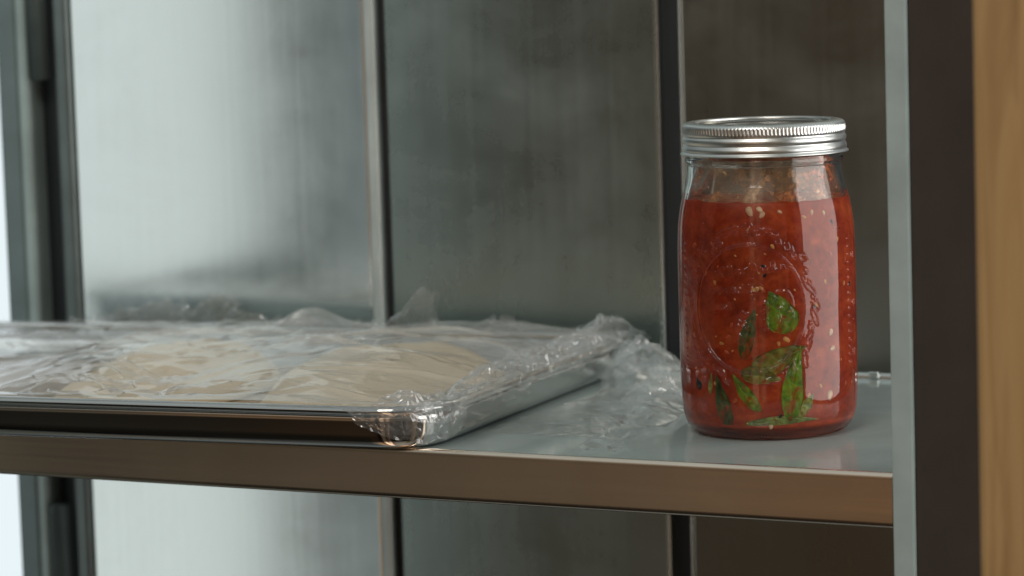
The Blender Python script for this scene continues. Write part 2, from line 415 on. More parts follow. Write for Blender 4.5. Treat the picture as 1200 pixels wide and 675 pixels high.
# ------------------------------------------------------------------ dough
def dough_h(x, y, a, b_, h, rot, seed):
    # height of a soft slab over its own ground plan, 0 outside
    c, s_ = math.cos(rot), math.sin(rot); X = x * c + y * s_; Y = -x * s_ + y * c
    th = np.arctan2(Y / b_, X / a); rr = 1 + .10 * np.cos(2 * th + seed) + .06 * np.cos(3 * th + 2 * seed) + .03 * np.sin(5 * th)
    d = np.sqrt((X / a) ** 2 + (Y / b_) ** 2) / rr
    pr = np.clip(1 - d ** 2.6, 0, 1) ** .62
    return h * pr * (1 + .22 * vnoise(x + 3, y + 5, 22, seed) + .10 * vnoise(x + 1, y + 2, 60, seed + 1))
def dough(label, u0, v0, a, b_, h, rot, seed):
    nu, nv = 180, 90
    th = np.linspace(0, 2 * math.pi, nu, endpoint=False)[:, None] * np.ones((1, nv)); t = 1 - (1 - np.linspace(0, 1, nv)[None, :]) ** 2 * np.ones((nu, 1))
    rr = 1 + .10 * np.cos(2 * th + seed) + .06 * np.cos(3 * th + 2 * seed) + .03 * np.sin(5 * th)
    c, s_ = math.cos(rot), math.sin(rot)
    x = t * rr * a * np.cos(th); y = t * rr * b_ * np.sin(th)
    X = x * c - y * s_; Y = x * s_ + y * c
    V = np.stack([X, Y, dough_h(X, Y, a, b_, h, rot, seed)], -1).reshape(-1, 3)
    o = fastmesh('dough_piece', V, gridfaces(nu, nv, True), M['dough'])
    o.location = pan2w(u0, v0, .0022); o.rotation_euler.z = PA
    return tag(o, label, 'dough', 'pieces of dough on the pan')
DGH = [(-.250, .175, .060, .128, .0270, .12, 3), (-.098, .155, .070, .120, .0310, -.08, 8)]
dough('left slab of pale dough under the film, in the brightest reflection', *DGH[0])
dough('right slab of beige dough under the film, in the middle of the pan', *DGH[1])

# ------------------------------------------------------------------ cling film
wrap = thing('cling_film', 'clear crinkled cling film stretched over the pan and bunched toward the jar', 'plastic wrap', (PX, PY, 0)); wrap.rotation_euler.z = PA
def dome(u, v, u0, v0, a, b_, h):
    d = ((u - u0) / a) ** 2 + ((v - v0) / b_) ** 2; return h * np.exp(-d ** 2 * .8)
nu, nv = 480, 300
u = np.linspace(-PW - .012, .006, nu)[:, None] * np.ones((1, nv)); v = np.linspace(-.0085, PD + .0085, nv)[None, :] * np.ones((nu, 1))
base = .0262 + dome(u, v, -.250, .175, .07, .14, .0065) + dome(u, v, -.100, .155, .08, .13, .0105)
sag = -.0045 * sstep(0, .02, v) * (1 - sstep(PD - .03, PD, v)) * (1 - np.clip(dome(u, v, -.25, .175, .08, .15, 1) + dome(u, v, -.10, .155, .09, .14, 1), 0, 1))
edge = sstep(-.0085, .010, v) * (1 - sstep(PD - .004, PD + .0085, v))
long1 = .6 * facets(u, v, -.6, .1, -.05, .36, 260, 21, 3.0, 1.0, .30) + .7 * facets(u, v, -.6, .1, -.05, .36, 160, 28, 7.0, 1.0, .62)
long2 = facets(u, v, -.6, .1, -.05, .36, 700, 22, 4.0, 1.0, -.30)
fin = facets(u, v, -.6, .1, -.05, .36, 5000, 23, 1.4, 1.0, .1)
act = .30 + .70 * sstep(.42, .7, vnoise(u + 4, v + 3, 14, 5) + .5)
front = np.exp(-((v - .028) / .022) ** 2) * sstep(-.36, -.26, u) * (1 - sstep(-.12, -.06, u))      # rough floury crinkle at the front of the dough
z = base + sag - edge * .10 * np.clip(-.235 - u, 0, .2) * (1 - sstep(.10, .22, v)) + edge * (long1 * .0070 * (.5 + act) + long2 * .0048 * act + fin * .0024 * act + front * fin * .0050)
back = sstep(PD - .075, PD - .01, v)
z += back * edge * np.clip(facets(u, v, -.6, .1, -.05, .36, 420, 31, 1.2, 1., .8) + .12, 0, 1) * .020 * (.4 + sstep(.45, .75, vnoise(u + 8, v * 0, 12, 9) + .5)) * sstep(-.40, -.33, u)
z = np.maximum(z, np.where((v > .004) & (v < PD - .004) & (u < -.003), .0262 - .022 * sstep(.004, .05, v), .0262))
for k in range(26):                               # long tension creases
    uc, vc, an = rng.uniform(-.44, -.02), rng.uniform(.02, .29), rng.choice([.45, -.35, .15, .9]) + rng.uniform(-.2, .2)
    du, dv = u - uc, v - vc; al = du * math.cos(an) + dv * math.sin(an); ac = -du * math.sin(an) + dv * math.cos(an) + .06 * al ** 2 * rng.uniform(-8, 8)
    z += edge * rng.uniform(.0012, .0030) * np.exp(-(ac / rng.uniform(.0012, .0026)) ** 2) * np.exp(-(al / rng.uniform(.03, .08)) ** 2)
dh = np.zeros_like(u)
for (u0, v0, a_, b_, h_, r0, sd) in DGH: dh = np.maximum(dh, dough_h(u - u0, v - v0, a_, b_, h_, r0, sd))
z = np.maximum(z, dh + .0030 + edge * np.clip(z - .0262, -.002, .004) * .8)
V = np.stack([u, v, z], -1).reshape(-1, 3)
fastmesh('stretched_sheet', V, gridfaces(nu, nv), M['film'], wrap, True)

# bunched film along the right-hand rim: hangs over the rim and stands up a little
nu, nv = 110, 620
s = np.linspace(0, 1, nu)[:, None] * np.ones((1, nv)); v = np.linspace(-.012, PD + .012, nv)[None, :] * np.ones((nu, 1))
L = np.linspace(0, .052, nu)[:, None]
wd = .0035 + .004 * sstep(.02, .16, v) + .006 * vnoise(v, v * 0, 30, 41) + .004 * sstep(.1, .3, v)              # height of the bunch above the rim
dr = .0045 + .008 * (vnoise(v, v * 0, 45, 43)) + .006 * np.exp(-((v + .0) / .03) ** 2)   # how far it hangs down outside
ang = s * 1.0
wdu = .015 + .010 * sstep(.0, .25, v) + .012 * vnoise(v, v * 0 + 2, 20, 49)
uu = .006 - wdu + s / .72 * (wdu - .002)
zz = .0265 + wd * np.sin(np.clip(s / .72, 0, 1) * math.pi) ** .8 * .8
ov = np.clip((s - .72) / .28, 0, 1)
uu = np.where(s > .72, .0035 + .0075 * np.sin(ov * 1.4), uu)
zz = np.where(s > .72, .0275 - dr * ov, zz)
pu, pv = s * .05, v
c1 = facets(pu, pv, 0, .05, -.02, .34, 320, 51, 1, 1, .4); c2 = facets(pu, pv, 0, .05, -.02, .34, 1500, 52, 1, 1, .9); c3 = facets(pu, pv, 0, .05, -.02, .34, 5000, 53)
am = sstep(0, .15, s) * (1 - .55 * ov)
zz = zz + am * (c1 * .006 + c2 * .0060 + c3 * .0030)
uu = uu + am * (facets(pu, pv, 0, .05, -.02, .34, 500, 54) * .006 + facets(pu, pv, 0, .05, -.02, .34, 2500, 55) * .002) + .003 * ov
# round the front corner
zz = np.maximum(zz, .0265 - 1.0 * (uu > .0095) * .03)
vv = v.copy()
k = sstep(.02, -.012, v) if False else np.clip((.02 - v) / .032, 0, 1)
uu = uu - k ** 2 * .016
V = np.stack([uu, vv, zz], -1).reshape(-1, 3)
fastmesh('bunched_edge', V, gridfaces(nu, nv), M['film_wad'], wrap, True)

# film pulled over the front corner, wrinkling down the front wall
nu, nv = 260, 70
s = np.linspace(0, 1, nu)[:, None] * np.ones((1, nv)); t = np.linspace(0, 1, nv)[None, :] * np.ones((nu, 1))
arc = s * .130                                   # path: along the front rim, round the corner, along the side
def rimpath(q, off):
    r = CR + off; l1 = .060; l2 = r * math.pi / 2
    a = np.clip((q - l1) / l2, 0, 1) * math.pi / 2
    uu = np.where(q < l1, -CR - l1 + q, -CR + r * np.sin(a)); vv = np.where(q < l1, -off, CR - r * np.cos(a))
    vv = np.where(q > l1 + l2, CR + (q - l1 - l2), vv); return uu, vv
dropL = (.002 + .020 * sstep(.30, .62, s) * (1 - .15 * sstep(.8, 1, s)) + .004 * vnoise(s, s * 0, 14, 61) * sstep(.1, .4, s))
off = .0098 - .0035 * t + (facets(arc, t * .02, 0, .12, 0, .02, 240, 62, 1, 1.3) * .0045 + facets(arc, t * .02, 0, .12, 0, .02, 1200, 63) * .0016) * (.25 + t) * sstep(.2, .5, s)
off = np.maximum(off, .0093 - .006 * sstep(.25, .6, t))
zz = .0268 + .0012 * (1 - t) * 0 - dropL * t + (1 - t) * facets(arc, t * .02, 0, .12, 0, .02, 500, 64) * .003 * sstep(.2, .5, s)
qa, qb = rimpath(arc, 0.0)
q1, q2 = rimpath(arc, .0095)
nx = (q1 - qa) / .0095; ny = (q2 - qb) / .0095
V = np.stack([qa + nx * off, qb + ny * off, zz], -1).reshape(-1, 3)
fastmesh('corner_overlap', V, gridfaces(nu, nv), M['film_wad'], wrap, True)

# crumpled wad at the back right of the pan, touching the shelf, leaning to the jar
def wad(name, cx, cy, a, b_, h, seed, lift=0.0, amp=.35):
    nu, nv = 240, 150
    th = np.linspace(0, 2 * math.pi, nu, endpoint=False)[:, None] * np.ones((1, nv)); ph = np.linspace(.02, math.pi * .62, nv)[None, :] * np.ones((nu, 1))
    X = th / (2 * math.pi) * .16; Y = ph * .03
    n_ = facets(X, Y, 0, .16, 0, .08, 90, seed) + .5 * facets(X, Y, 0, .16, 0, .08, 300, seed + 1) + .12 * facets(X, Y, 0, .16, 0, .08, 1200, seed + 2)
    w = sstep(0, .12, th / (2 * math.pi)) * (1 - sstep(.88, 1, th / (2 * math.pi)))
    r = 1 + amp * 1.5 * n_ * w * np.clip(np.sin(ph) * 1.5, 0, 1)
    x = cx + a * r * np.sin(ph) * np.cos(th); y = cy + b_ * r * np.sin(ph) * np.sin(th); z = lift + h * (.28 + .72 * np.cos(ph)) * r
    z = np.maximum(z, .0006 + .0012 * (n_ + .9))
    V = np.stack([x, y, z], -1).reshape(-1, 3)
    o = fastmesh(name, V, gridfaces(nu, nv, True), M['film_wad'], wrap)
    o.matrix_parent_inverse = (Matrix.Translation((PX, PY, 0)) @ Matrix.Rotation(PA, 4, 'Z')).inverted()
    return o
def crumple(name, cx, cy, hx, hy, rot, h, seed, n1=36):
    nu = nv = 300
    a = np.linspace(-1, 1, nu)[:, None] * np.ones((1, nv)); b_ = np.linspace(-1, 1, nv)[None, :] * np.ones((nu, 1))
    # a square sheet gathered to an irregular outline
    k = 1 - .22 * (np.abs(a * b_)) ; ex = 1 + .35 * vnoise(b_ + 2, a * 0 + 2, 3.3, seed) ; ey = 1 + .35 * vnoise(a + 2, b_ * 0 + 5, 3.3, seed + 1)
    X = a * k * ex * hx; Y = b_ * k * ey * hy
    F1 = facets(X, Y, -hx * 1.3, hx * 1.3, -hy * 1.3, hy * 1.3, n1, seed, 1, 1.6, .5)
    F2 = facets(X, Y, -hx * 1.3, hx * 1.3, -hy * 1.3, hy * 1.3, n1 * 5, seed + 1, 1, 1.5, -.4)
    F3 = facets(X, Y, -hx * 1.3, hx * 1.3, -hy * 1.3, hy * 1.3, n1 * 26, seed + 2)
    G1 = facets(X, Y, -hx * 1.3, hx * 1.3, -hy * 1.3, hy * 1.3, n1, seed + 3); G2 = facets(X, Y, -hx * 1.3, hx * 1.3, -hy * 1.3, hy * 1.3, n1 * 6, seed + 4)
    d = np.sqrt(a ** 2 + b_ ** 2); env = np.clip(1.15 - d, .10, 1) ** .7
    z = .001 + h * env * (.50 + .85 * F1 + .45 * F2 + .17 * F3)
    z = np.maximum(z, .0008 + .002 * (F2 + .5))
    X = X + (G1 * .012 + G2 * .005) * env; Y = Y + (np.roll(G1, 40, 0) * .012 + np.roll(G2, 17, 1) * .005) * env
    c, s_ = math.cos(rot), math.sin(rot)
    V = np.stack([cx + X * c - Y * s_, cy + X * s_ + Y * c, z], -1).reshape(-1, 3)
    o = fastmesh(name, V, gridfaces(nu, nv), M['film_wad'], wrap)
    o.matrix_parent_inverse = (Matrix.Translation((PX, PY, 0)) @ Matrix.Rotation(PA, 4, 'Z')).inverted()
crumple('crumpled_end', -.132, .125, .030, .060, .30, .034, 71)
crumple('crumpled_end', -.106, .100, .024, .055, .15, .030, 81, 28)
crumple('crumpled_end', -.160, .160, .028, .050, .5, .042, 91, 28)
crumple('crumpled_end', -.078, .020, .018, .058, .25, .013, 97, 22)

# film standing up in peaks along the back of the pan
nu, nv = 520, 46
q_ = np.linspace(-.40, -.012, nu)[:, None] * np.ones((1, nv)); t = np.linspace(0, 1, nv)[None, :] * np.ones((nu, 1))
env = .0035 + .012 * np.clip(facets(q_, t * .03, -.42, 0, 0, .03, 60, 131, 1, 30) + .08, 0, 1) + .017 * np.exp(-((q_ + .300) / .030) ** 2) + .013 * np.exp(-((q_ + .345) / .02) ** 2) + .022 * np.exp(-((q_ + .150) / .012) ** 2) + .010 * np.exp(-((q_ + .085) / .010) ** 2)
env = env * (.35 + .7 * np.abs(facets(q_, t * 0, -.42, 0, -.01, .01, 420, 137, 1, 30)) + 1.1 * np.abs(facets(q_, t * 0, -.42, 0, -.01, .01, 130, 132, 1, 30)))
env = env * 1.35 + .006 * np.clip(facets(q_, t * 0, -.42, 0, -.01, .01, 300, 139, 1, 30), -.2, .5)
env = np.maximum(env, .0012)
zz = .0265 + env * t
vv = PD - .004 - .050 * (1 - t) ** 2 * 0 + .020 * facets(q_, t * .02, -.42, 0, 0, .02, 380, 133, 1, 1.5) * t + .004 * facets(q_, t * .02, -.42, 0, 0, .02, 2400, 134) * t - .012 * t * env / .02
V = np.stack([q_ + .05 * t * env / .02 * .3, vv, zz], -1).reshape(-1, 3)
fastmesh('standing_flap', V, gridfaces(nu, nv), M['film_wad'], wrap, True)

# loose thin film lying on the shelf between pan and jar
def loose(name, x0, x1, y0, y1, hgt, seed, cutseed, skew):
    nu, nv = 200, 260
    s = np.linspace(0, 1, nu)[:, None] * np.ones((1, nv)); t = np.linspace(0, 1, nv)[None, :] * np.ones((nu, 1))
    lo = .12 * vnoise(t, t * 0, 9, cutseed) + .1 * vnoise(t, t * 0, 25, cutseed + 1); hi = .12 * vnoise(t, t * 0 + 3, 8, cutseed + 2) + .1 * vnoise(t, t * 0, 22, cutseed + 3)
    X = x0 + (x1 - x0) * (s + lo * (1 - s) + hi * s) + skew * t; Y = y0 + (y1 - y0) * (t + .05 * vnoise(s, s * 0, 8, cutseed + 4) * (1 - t))
    h = np.clip(facets(X, Y, x0 - .1, x1 + .1, y0, y1, 240, seed, 1, 1.8, -.6) * 1.2 + .25, 0.02, 1) * hgt * (.25 + .75 * t) + np.clip(facets(X, Y, x0 - .1, x1 + .1, y0, y1, 1500, seed + 1), 0, 1) * hgt * .22
    V = np.stack([X, Y, .0008 + h], -1).reshape(-1, 3)
    o = fastmesh(name, V, gridfaces(nu, nv), M['film_wad'], wrap)
    o.matrix_parent_inverse = (Matrix.Translation((PX, PY, 0)) @ Matrix.Rotation(PA, 4, 'Z')).inverted()
loose('loose_tail', -.072, -.046, -.098, .05, .018, 101, 5, -.045)
loose('loose_tail', -.150, -.080, -.060, .11, .0035, 111, 25, .0)

# ------------------------------------------------------------------ jar
CAMP = np.array([.6695, -1.5860])
cdir = CAMP / np.linalg.norm(CAMP)                # from the jar toward the room; the jar's embossed front is turned this way
vdir = np.array([-cdir[1], cdir[0]])
def J(r, a, z):
    return np.stack([r * (np.cos(a) * cdir[0] + np.sin(a) * vdir[0]), r * (np.cos(a) * cdir[1] + np.sin(a) * vdir[1]), z * np.ones_like(r)], -1)
outer = [(.0005, .0040), (.028, .0034), (.0360, .0014), (.0385, .0003), (.0412, .0010), (.0448, .0042), (.0474, .0098), (.0484, .0180), (.0489, .030), (.0491, .055), (.0491, .085), (.0489, .104), (.0482, .1165), (.0468, .1260), (.0445, .1352), (.0430, .1420), (.0424, .1465), (.0424, .1485), (.0435, .1500), (.0435, .1518), (.0424, .1535), (.0418, .1560), (.0418, .1655), (.0410, .1675)]
inner = [(.0398, .1680), (.0386, .1670), (.0384, .158), (.0388, .146), (.0398, .1410), (.0418, .1340), (.0436, .1255), (.0450, .116), (.0456, .104), (.0457, .055), (.0456, .022), (.0444, .0135), (.0410, .0085), (.030, .0070), (.0005, .0076)]
pO = catmull(outer, .00036); pI = catmull(inner, .0012)
def rout(z):
    m_ = pO[:, 0] > .0412; P = pO[m_]; P = P[(P[:, 1] > .001)]; o_ = np.argsort(P[:, 1]); return np.interp(z, P[o_, 1], P[o_, 0])
def rin(z):
    P = pI[pI[:, 0] > .0405 * 0 + .036]; o_ = np.argsort(P[:, 1]); return np.interp(z, P[o_, 1], P[o_, 0])
a_f = np.linspace(R_(-84), R_(84), 470); a_b = np.linspace(R_(84), R_(276), 110)[1:-1]
A = np.concatenate([a_f, a_b]); NA = len(A)
RO = np.repeat(pO[None, :, 0], NA, 0); ZO = np.repeat(pO[None, :, 1], NA, 0); AO = np.repeat(A[:, None], len(pO), 1)
# --- embossing: polylines in millimetres (s round the jar, z up) from the centre of the oval
EC_a, EC_z = R_(-12.5), .0728; RB = .0491
strokes = []
def st(P, w=.55, h=.45): strokes.append((np.array(P, float), w, h))
def arc(cx, cy, rx, ry, a0, a1, n=14, w=.5, h=.42, rot=0.):
    t = np.radians(np.linspace(a0, a1, n)); c, s_ = math.cos(rot), math.sin(rot); x = rx * np.cos(t); y = ry * np.sin(t)
    st(np.column_stack([cx + x * c - y * s_, cy + x * s_ + y * c]), w, h)
arc(0, 0, 31.0, 34.8, 0, 360, 90, .55, 1.15)
r_ = random.Random(5)
for i in range(46):                               # wreath of leaves, berries and tendrils round the oval
    a = 2 * math.pi * i / 46; k = r_.uniform(1.10, 1.28)
    if abs(math.degrees(a) - 90) < 10 or abs(math.degrees(a) - 270) < 12: continue
    cx, cy = 31.5 * k * math.cos(a), 35.5 * (k * .93 + .04) * math.sin(a); tang = math.atan2(math.cos(a), -math.sin(a))
    ty = r_.random()
    if ty < .45:
        L_ = r_.uniform(3, 5); ro = tang + r_.uniform(-.9, .9)
        arc(cx, cy, L_, 1.3, 15, 165, 10, .42, .36, ro); arc(cx, cy, L_, 1.3, 195, 345, 10, .42, .36, ro)
    elif ty < .75:
        arc(cx, cy, r_.uniform(1.5, 2.6), r_.uniform(1.3, 2.2), r_.uniform(0, 180), r_.uniform(300, 470), 12, .42, .36)
        arc(cx + r_.uniform(-2, 2), cy + r_.uniform(-2, 2), 3.4, 2, 0, 130, 10, .4, .34, r_.uniform(0, 6))
    else:
        for q in range(3): arc(cx + r_.uniform(-2.2, 2.2), cy + r_.uniform(-2.2, 2.2), 1.0, 1.0, 0, 360, 9, .38, .36)
def grapes(cx, cy, rows, r, sp, rot=0):
    for k, n_ in enumerate(rows):
        for q in range(n_):
            x = (q - (n_ - 1) / 2) * sp; y = -k * sp * .86; c, s_ = math.cos(rot), math.sin(rot)
            arc(cx + x * c - y * s_, cy + x * s_ + y * c, r, r, -20, 250, 9, .36, .36)
grapes(-1.5, -3, (2, 3, 3, 3, 2, 2, 1), 1.25, 2.9, -.2)
grapes(9.5, 3, (1, 1, 1, 1, 1, 1), 1.2, 3.2, .0)
arc(20, -3.5, 4.3, 4.6, 0, 360, 22, .5, .45); arc(20, -3.5, 2.6, 2.8, 30, 300, 14, .38, .34)      # round fruit
for q in range(7): arc(20, -3.5, 3.6, 3.6, q * 51, q * 51 + 16, 4, .5, .3)
arc(22, 5, 2.0, 5.0, -60, 120, 12, .5, .4, .35); arc(16.5, 6, 2.6, 4.2, 60, 220, 12, .45, .38, -.4)
st([(12, 9), (15, 6), (19, 2), (23, -1)], .45, .4); st([(13, 4), (16, 5), (19, 3)], .4, .35)
# worn script across the upper half of the oval: illegible loops on two base lines
def script(x0, x1, yb, hgt, seed, tilt):
    q = random.Random(seed); x = x0
    while x < x1:
        w_ = q.uniform(1.6, 3.2); h_ = hgt * q.choice((.5, .55, .6, 1.0)); y = yb + (x - x0) * tilt
        kx = q.random()
        if kx < .35: arc(x, y + h_ / 2, w_ * .45, h_ / 2, 40, 330, 10, .34, .34, -.2)
        elif kx < .7: st([(x - w_ * .4, y), (x - w_ * .1, y + h_), (x + w_ * .2, y + h_ * .8), (x, y + .1), (x + w_ * .4, y + .4)], .34, .34)
        else: st([(x - w_ * .4, y + h_ * .6), (x, y + h_), (x + w_ * .25, y + .2)], .34, .34)
        x += w_ * 1.05
script(-19, 20, 17.5, 4.6, 3, .10); script(-22, 8, 8.5, 4.2, 4, .02); script(-18, -6, 0, 3.2, 6, 0)
st([(4, 23), (3.2, 19), (2.6, 15)], .45, .42); st([(11, 20), (15, 21), (18, 23)], .4, .35)
# berries and leaves above the oval
for x, y in ((-6, 41), (-2, 43.5), (0, 40.5), (3, 44), (4, 41), (8, 42), (14, 41.5), (-15, 38.5), (-12, 39.5)): arc(x, y, 1.2, 1.0, 0, 300, 8, .4, .36, x)
st([(-3, 39), (-2, 43), (-1, 46)], .4, .38)
# measuring marks by the right-hand side seam
SC = RB * 1000
def pos_s(adeg): return (R_(adeg) - EC_a) * SC
for k in range(17):
    z_ = (.040 + k * .0042) * 1000 - EC_z * 1000
    s0 = pos_s(63.5); st([(s0, z_), (s0 + (3.2 if k % 4 == 0 else 1.8), z_)], .55, .4)
    s0 = pos_s(-66); st([(s0, z_), (s0 + 2.0, z_)], .5, .35)
for zc in (.045, .072, .098):
    z_ = zc * 1000 - EC_z * 1000; s0 = pos_s(69); arc(s0 + 1, z_, .9, 1.3, 0, 330, 10, .4, .36); st([(s0 + 3, z_ - 1.4), (s0 + 3, z_ + 1.4)], .4, .36)
st([(pos_s(27), 9 - 62), (pos_s(27), -12 - 30)], .01, .0)
SS = (AO - EC_a) * SC; ZZ = (ZO - EC_z) * 1000
Hm = np.zeros_like(SS); zmask = (pO[:, 0] > .047)
for P, w, h in strokes:
    if h <= 0: continue
    pad = w * 3
    ia = np.where((SS[:, 0] > P[:, 0].min() - pad) & (SS[:, 0] < P[:, 0].max() + pad) & (A < R_(88)))[0]
    iz = np.where((ZZ[0] > P[:, 1].min() - pad) & (ZZ[0] < P[:, 1].max() + pad) & zmask)[0]
    if not len(ia) or not len(iz): continue
    sl = np.ix_(ia, iz); X = SS[sl]; Y = ZZ[sl]; D = np.full(X.shape, 1e9)
    for p, q in zip(P[:-1], P[1:]):
        d = q - p; L2 = max(d @ d, 1e-9); t = np.clip(((X - p[0]) * d[0] + (Y - p[1]) * d[1]) / L2, 0, 1)
        D = np.minimum(D, (X - p[0] - t * d[0]) ** 2 + (Y - p[1] - t * d[1]) ** 2)
    Hm[sl] = np.maximum(Hm[sl], h * np.exp(-D / (w * w)))
RO = RO + Hm * .0015
# knurled bearing edge, mould seams, slow waves in the glass
kn = np.exp(-((ZO - .0016) / .0011) ** 2) * (pO[None, :, 0] > .036)
RO = RO + kn * .00028 * np.sin(AO * 150)
RO = RO + .00016 * vnoise(AO * 3, ZO * 30, 2.0, 3) * (pO[None, :, 0] > .04)
for sa in (-78, 102, 74): RO = RO + .00022 * np.exp(-((AO - R_(sa)) / .012) ** 2) * (pO[None, :, 0] > .045)
VO = J(RO, AO, ZO)
VI = J(np.repeat(pI[None, :, 0], NA, 0), np.repeat(A[:, None], len(pI), 1), np.repeat(pI[None, :, 1], NA, 0))
V = np.concatenate([VO, VI], 1); nvv = V.shape[1]
jar = thing('glass_jar', 'clear embossed quart jar with silver screw band, standing on the shelf', 'jar', (0, 0, 0))
F = gridfaces(NA, nvv, True)[:, ::-1]
jar.location = (0, 0, .0003)
g = fastmesh('glass_body', V.reshape(-1, 3), F, M['glass'], jar)
bm = bmesh.new(); bm.from_mesh(g.data)
bmesh.ops.remove_doubles(bm, verts=[v_ for v_ in bm.verts if v_.co.x ** 2 + v_.co.y ** 2 < .0006 ** 2], dist=.0012)
bmesh.ops.recalc_face_normals(bm, faces=bm.faces[:]); bm.to_mesh(g.data); bm.free(); g.data.shade_smooth()

# screw band
zt = .1710
band_prof = [(.0372, zt - .0010), (.0374, zt + .0004), (.0385, zt + .0007), (.0425, zt + .0004), (.0440, zt - .0004), (.0447, zt - .0016), (.0448, zt - .0028), (.0448, zt - .0055), (.0444, zt - .0064), (.0444, zt - .0070), (.0450, zt - .0082), (.0451, zt - .0095), (.0447, zt - .0106), (.0444, zt - .0112), (.0448, zt - .0122), (.0453, zt - .0135), (.0452, zt - .0146), (.0450, zt - .0152), (.0456, zt - .0160), (.0462, zt - .0164), (.0462, zt - .0169), (.0452, zt - .0169), (.0440, zt - .0160), (.0438, zt - .0100), (.0438, zt - .003), (.0400, zt - .0010), (.0372, zt - .0010)]
bp = catmull(band_prof, .0003)
NB = 1440; AB = np.linspace(0, 2 * math.pi, NB, endpoint=False)
RB_ = np.repeat(bp[None, :, 0], NB, 0); ZB = np.repeat(bp[None, :, 1], NB, 0); outm = np.arange(len(bp)) < len(bp) * .62
kz = np.exp(-(((ZB - (zt - .0034)) / .0017) ** 4)) * outm[None, :]
kn = np.clip(np.sin(AB * 132), -.4, 1)[:, None]
RB_ = RB_ - kz * .00034 * kn
RB_ = RB_ + .0001 * vnoise(np.cos(AB)[:, None] * 3 + 5, np.sin(AB)[:, None] * 3 + ZB * 100, 1.5, 7)
fastmesh('screw_band', J(RB_, np.repeat(AB[:, None], len(bp), 1), ZB).reshape(-1, 3), gridfaces(NB, len(bp), True), M['band'], jar)
lp = catmull([(.0002, zt - .0016), (.020, zt - .0016), (.029, zt - .0016), (.0300, zt - .0012), (.0312, zt - .0012), (.0322, zt - .0018), (.0345, zt - .0018), (.0358, zt - .0006), (.0366, zt - .0004), (.0371, zt - .0012), (.0390, zt - .0014)], .0006)
AL = np.linspace(0, 2 * math.pi, 180, endpoint=False)
fastmesh('lid_disc', J(np.repeat(lp[None, :, 0], 180, 0), np.repeat(AL[:, None], len(lp), 1), np.repeat(lp[None, :, 1], 180, 0)).reshape(-1, 3), gridfaces(180, len(lp), True), M['lid'], jar)

# sauce: fills the jar to z = .130, its skin lies just inside the glass wall
LV = .1290
zs = np.concatenate([[.0066, .0068, .0073, .0082], np.linspace(.0095, LV, 120)])
rs = np.array([max(rin(z_) + .0011, 0) for z_ in zs]); rs[0] = .034; rs[1] = .038; rs[2] = .041; rs[3] = .0437
NS = 160; AS = np.linspace(0, 2 * math.pi, NS, endpoint=False)
tr_ = np.linspace(1, .01, 40)
rs = np.concatenate([[.0005], rs, (rs[-1] - .0004) * tr_]); zs = np.concatenate([[.0064], zs, LV + .0004 + 0 * tr_])
RS = np.repeat(rs[None, :], NS, 0); ZS = np.repeat(zs[None, :], NS, 0).copy(); AA = np.repeat(AS[:, None], len(rs), 1)
X = RS * np.cos(AA); Y = RS * np.sin(AA); top = (np.arange(len(rs)) > 125)[None, :]
ZS += top * (.0016 * vnoise(X + 1, Y + 1, 130, 1) + .0008 * vnoise(X + 1, Y + 1, 400, 2)) * (RS < .0445)
sauce = fastmesh('tomato_sauce', J(RS, AA, ZS).reshape(-1, 3), gridfaces(NS, len(rs), True), M['sauce'])
sauce.location = (0, 0, .0003)
tag(sauce, 'chunky red tomato sauce filling the jar, with pale seeds', 'sauce')
def rsauce(z): return float(rin(z) + .0011)
# residue on the inner glass above the sauce
zr = np.linspace(LV - .001, .157, 50); NR = 160
RR = np.repeat((np.array([rin(z_) for z_ in zr]) - .0002)[None, :], NR, 0)
fastmesh('residue', J(RR, np.repeat(AS[:, None], 50, 1), np.repeat(zr[None, :], NR, 0)).reshape(-1, 3), gridfaces(NR, 50, True), M['residue'], sauce)
# a smear of sauce caught under the band
zr = np.linspace(.1470, .1520, 14); RR = np.repeat((np.array([rout(z_) for z_ in zr]) * 0 + .0400)[None, :], NR, 0)

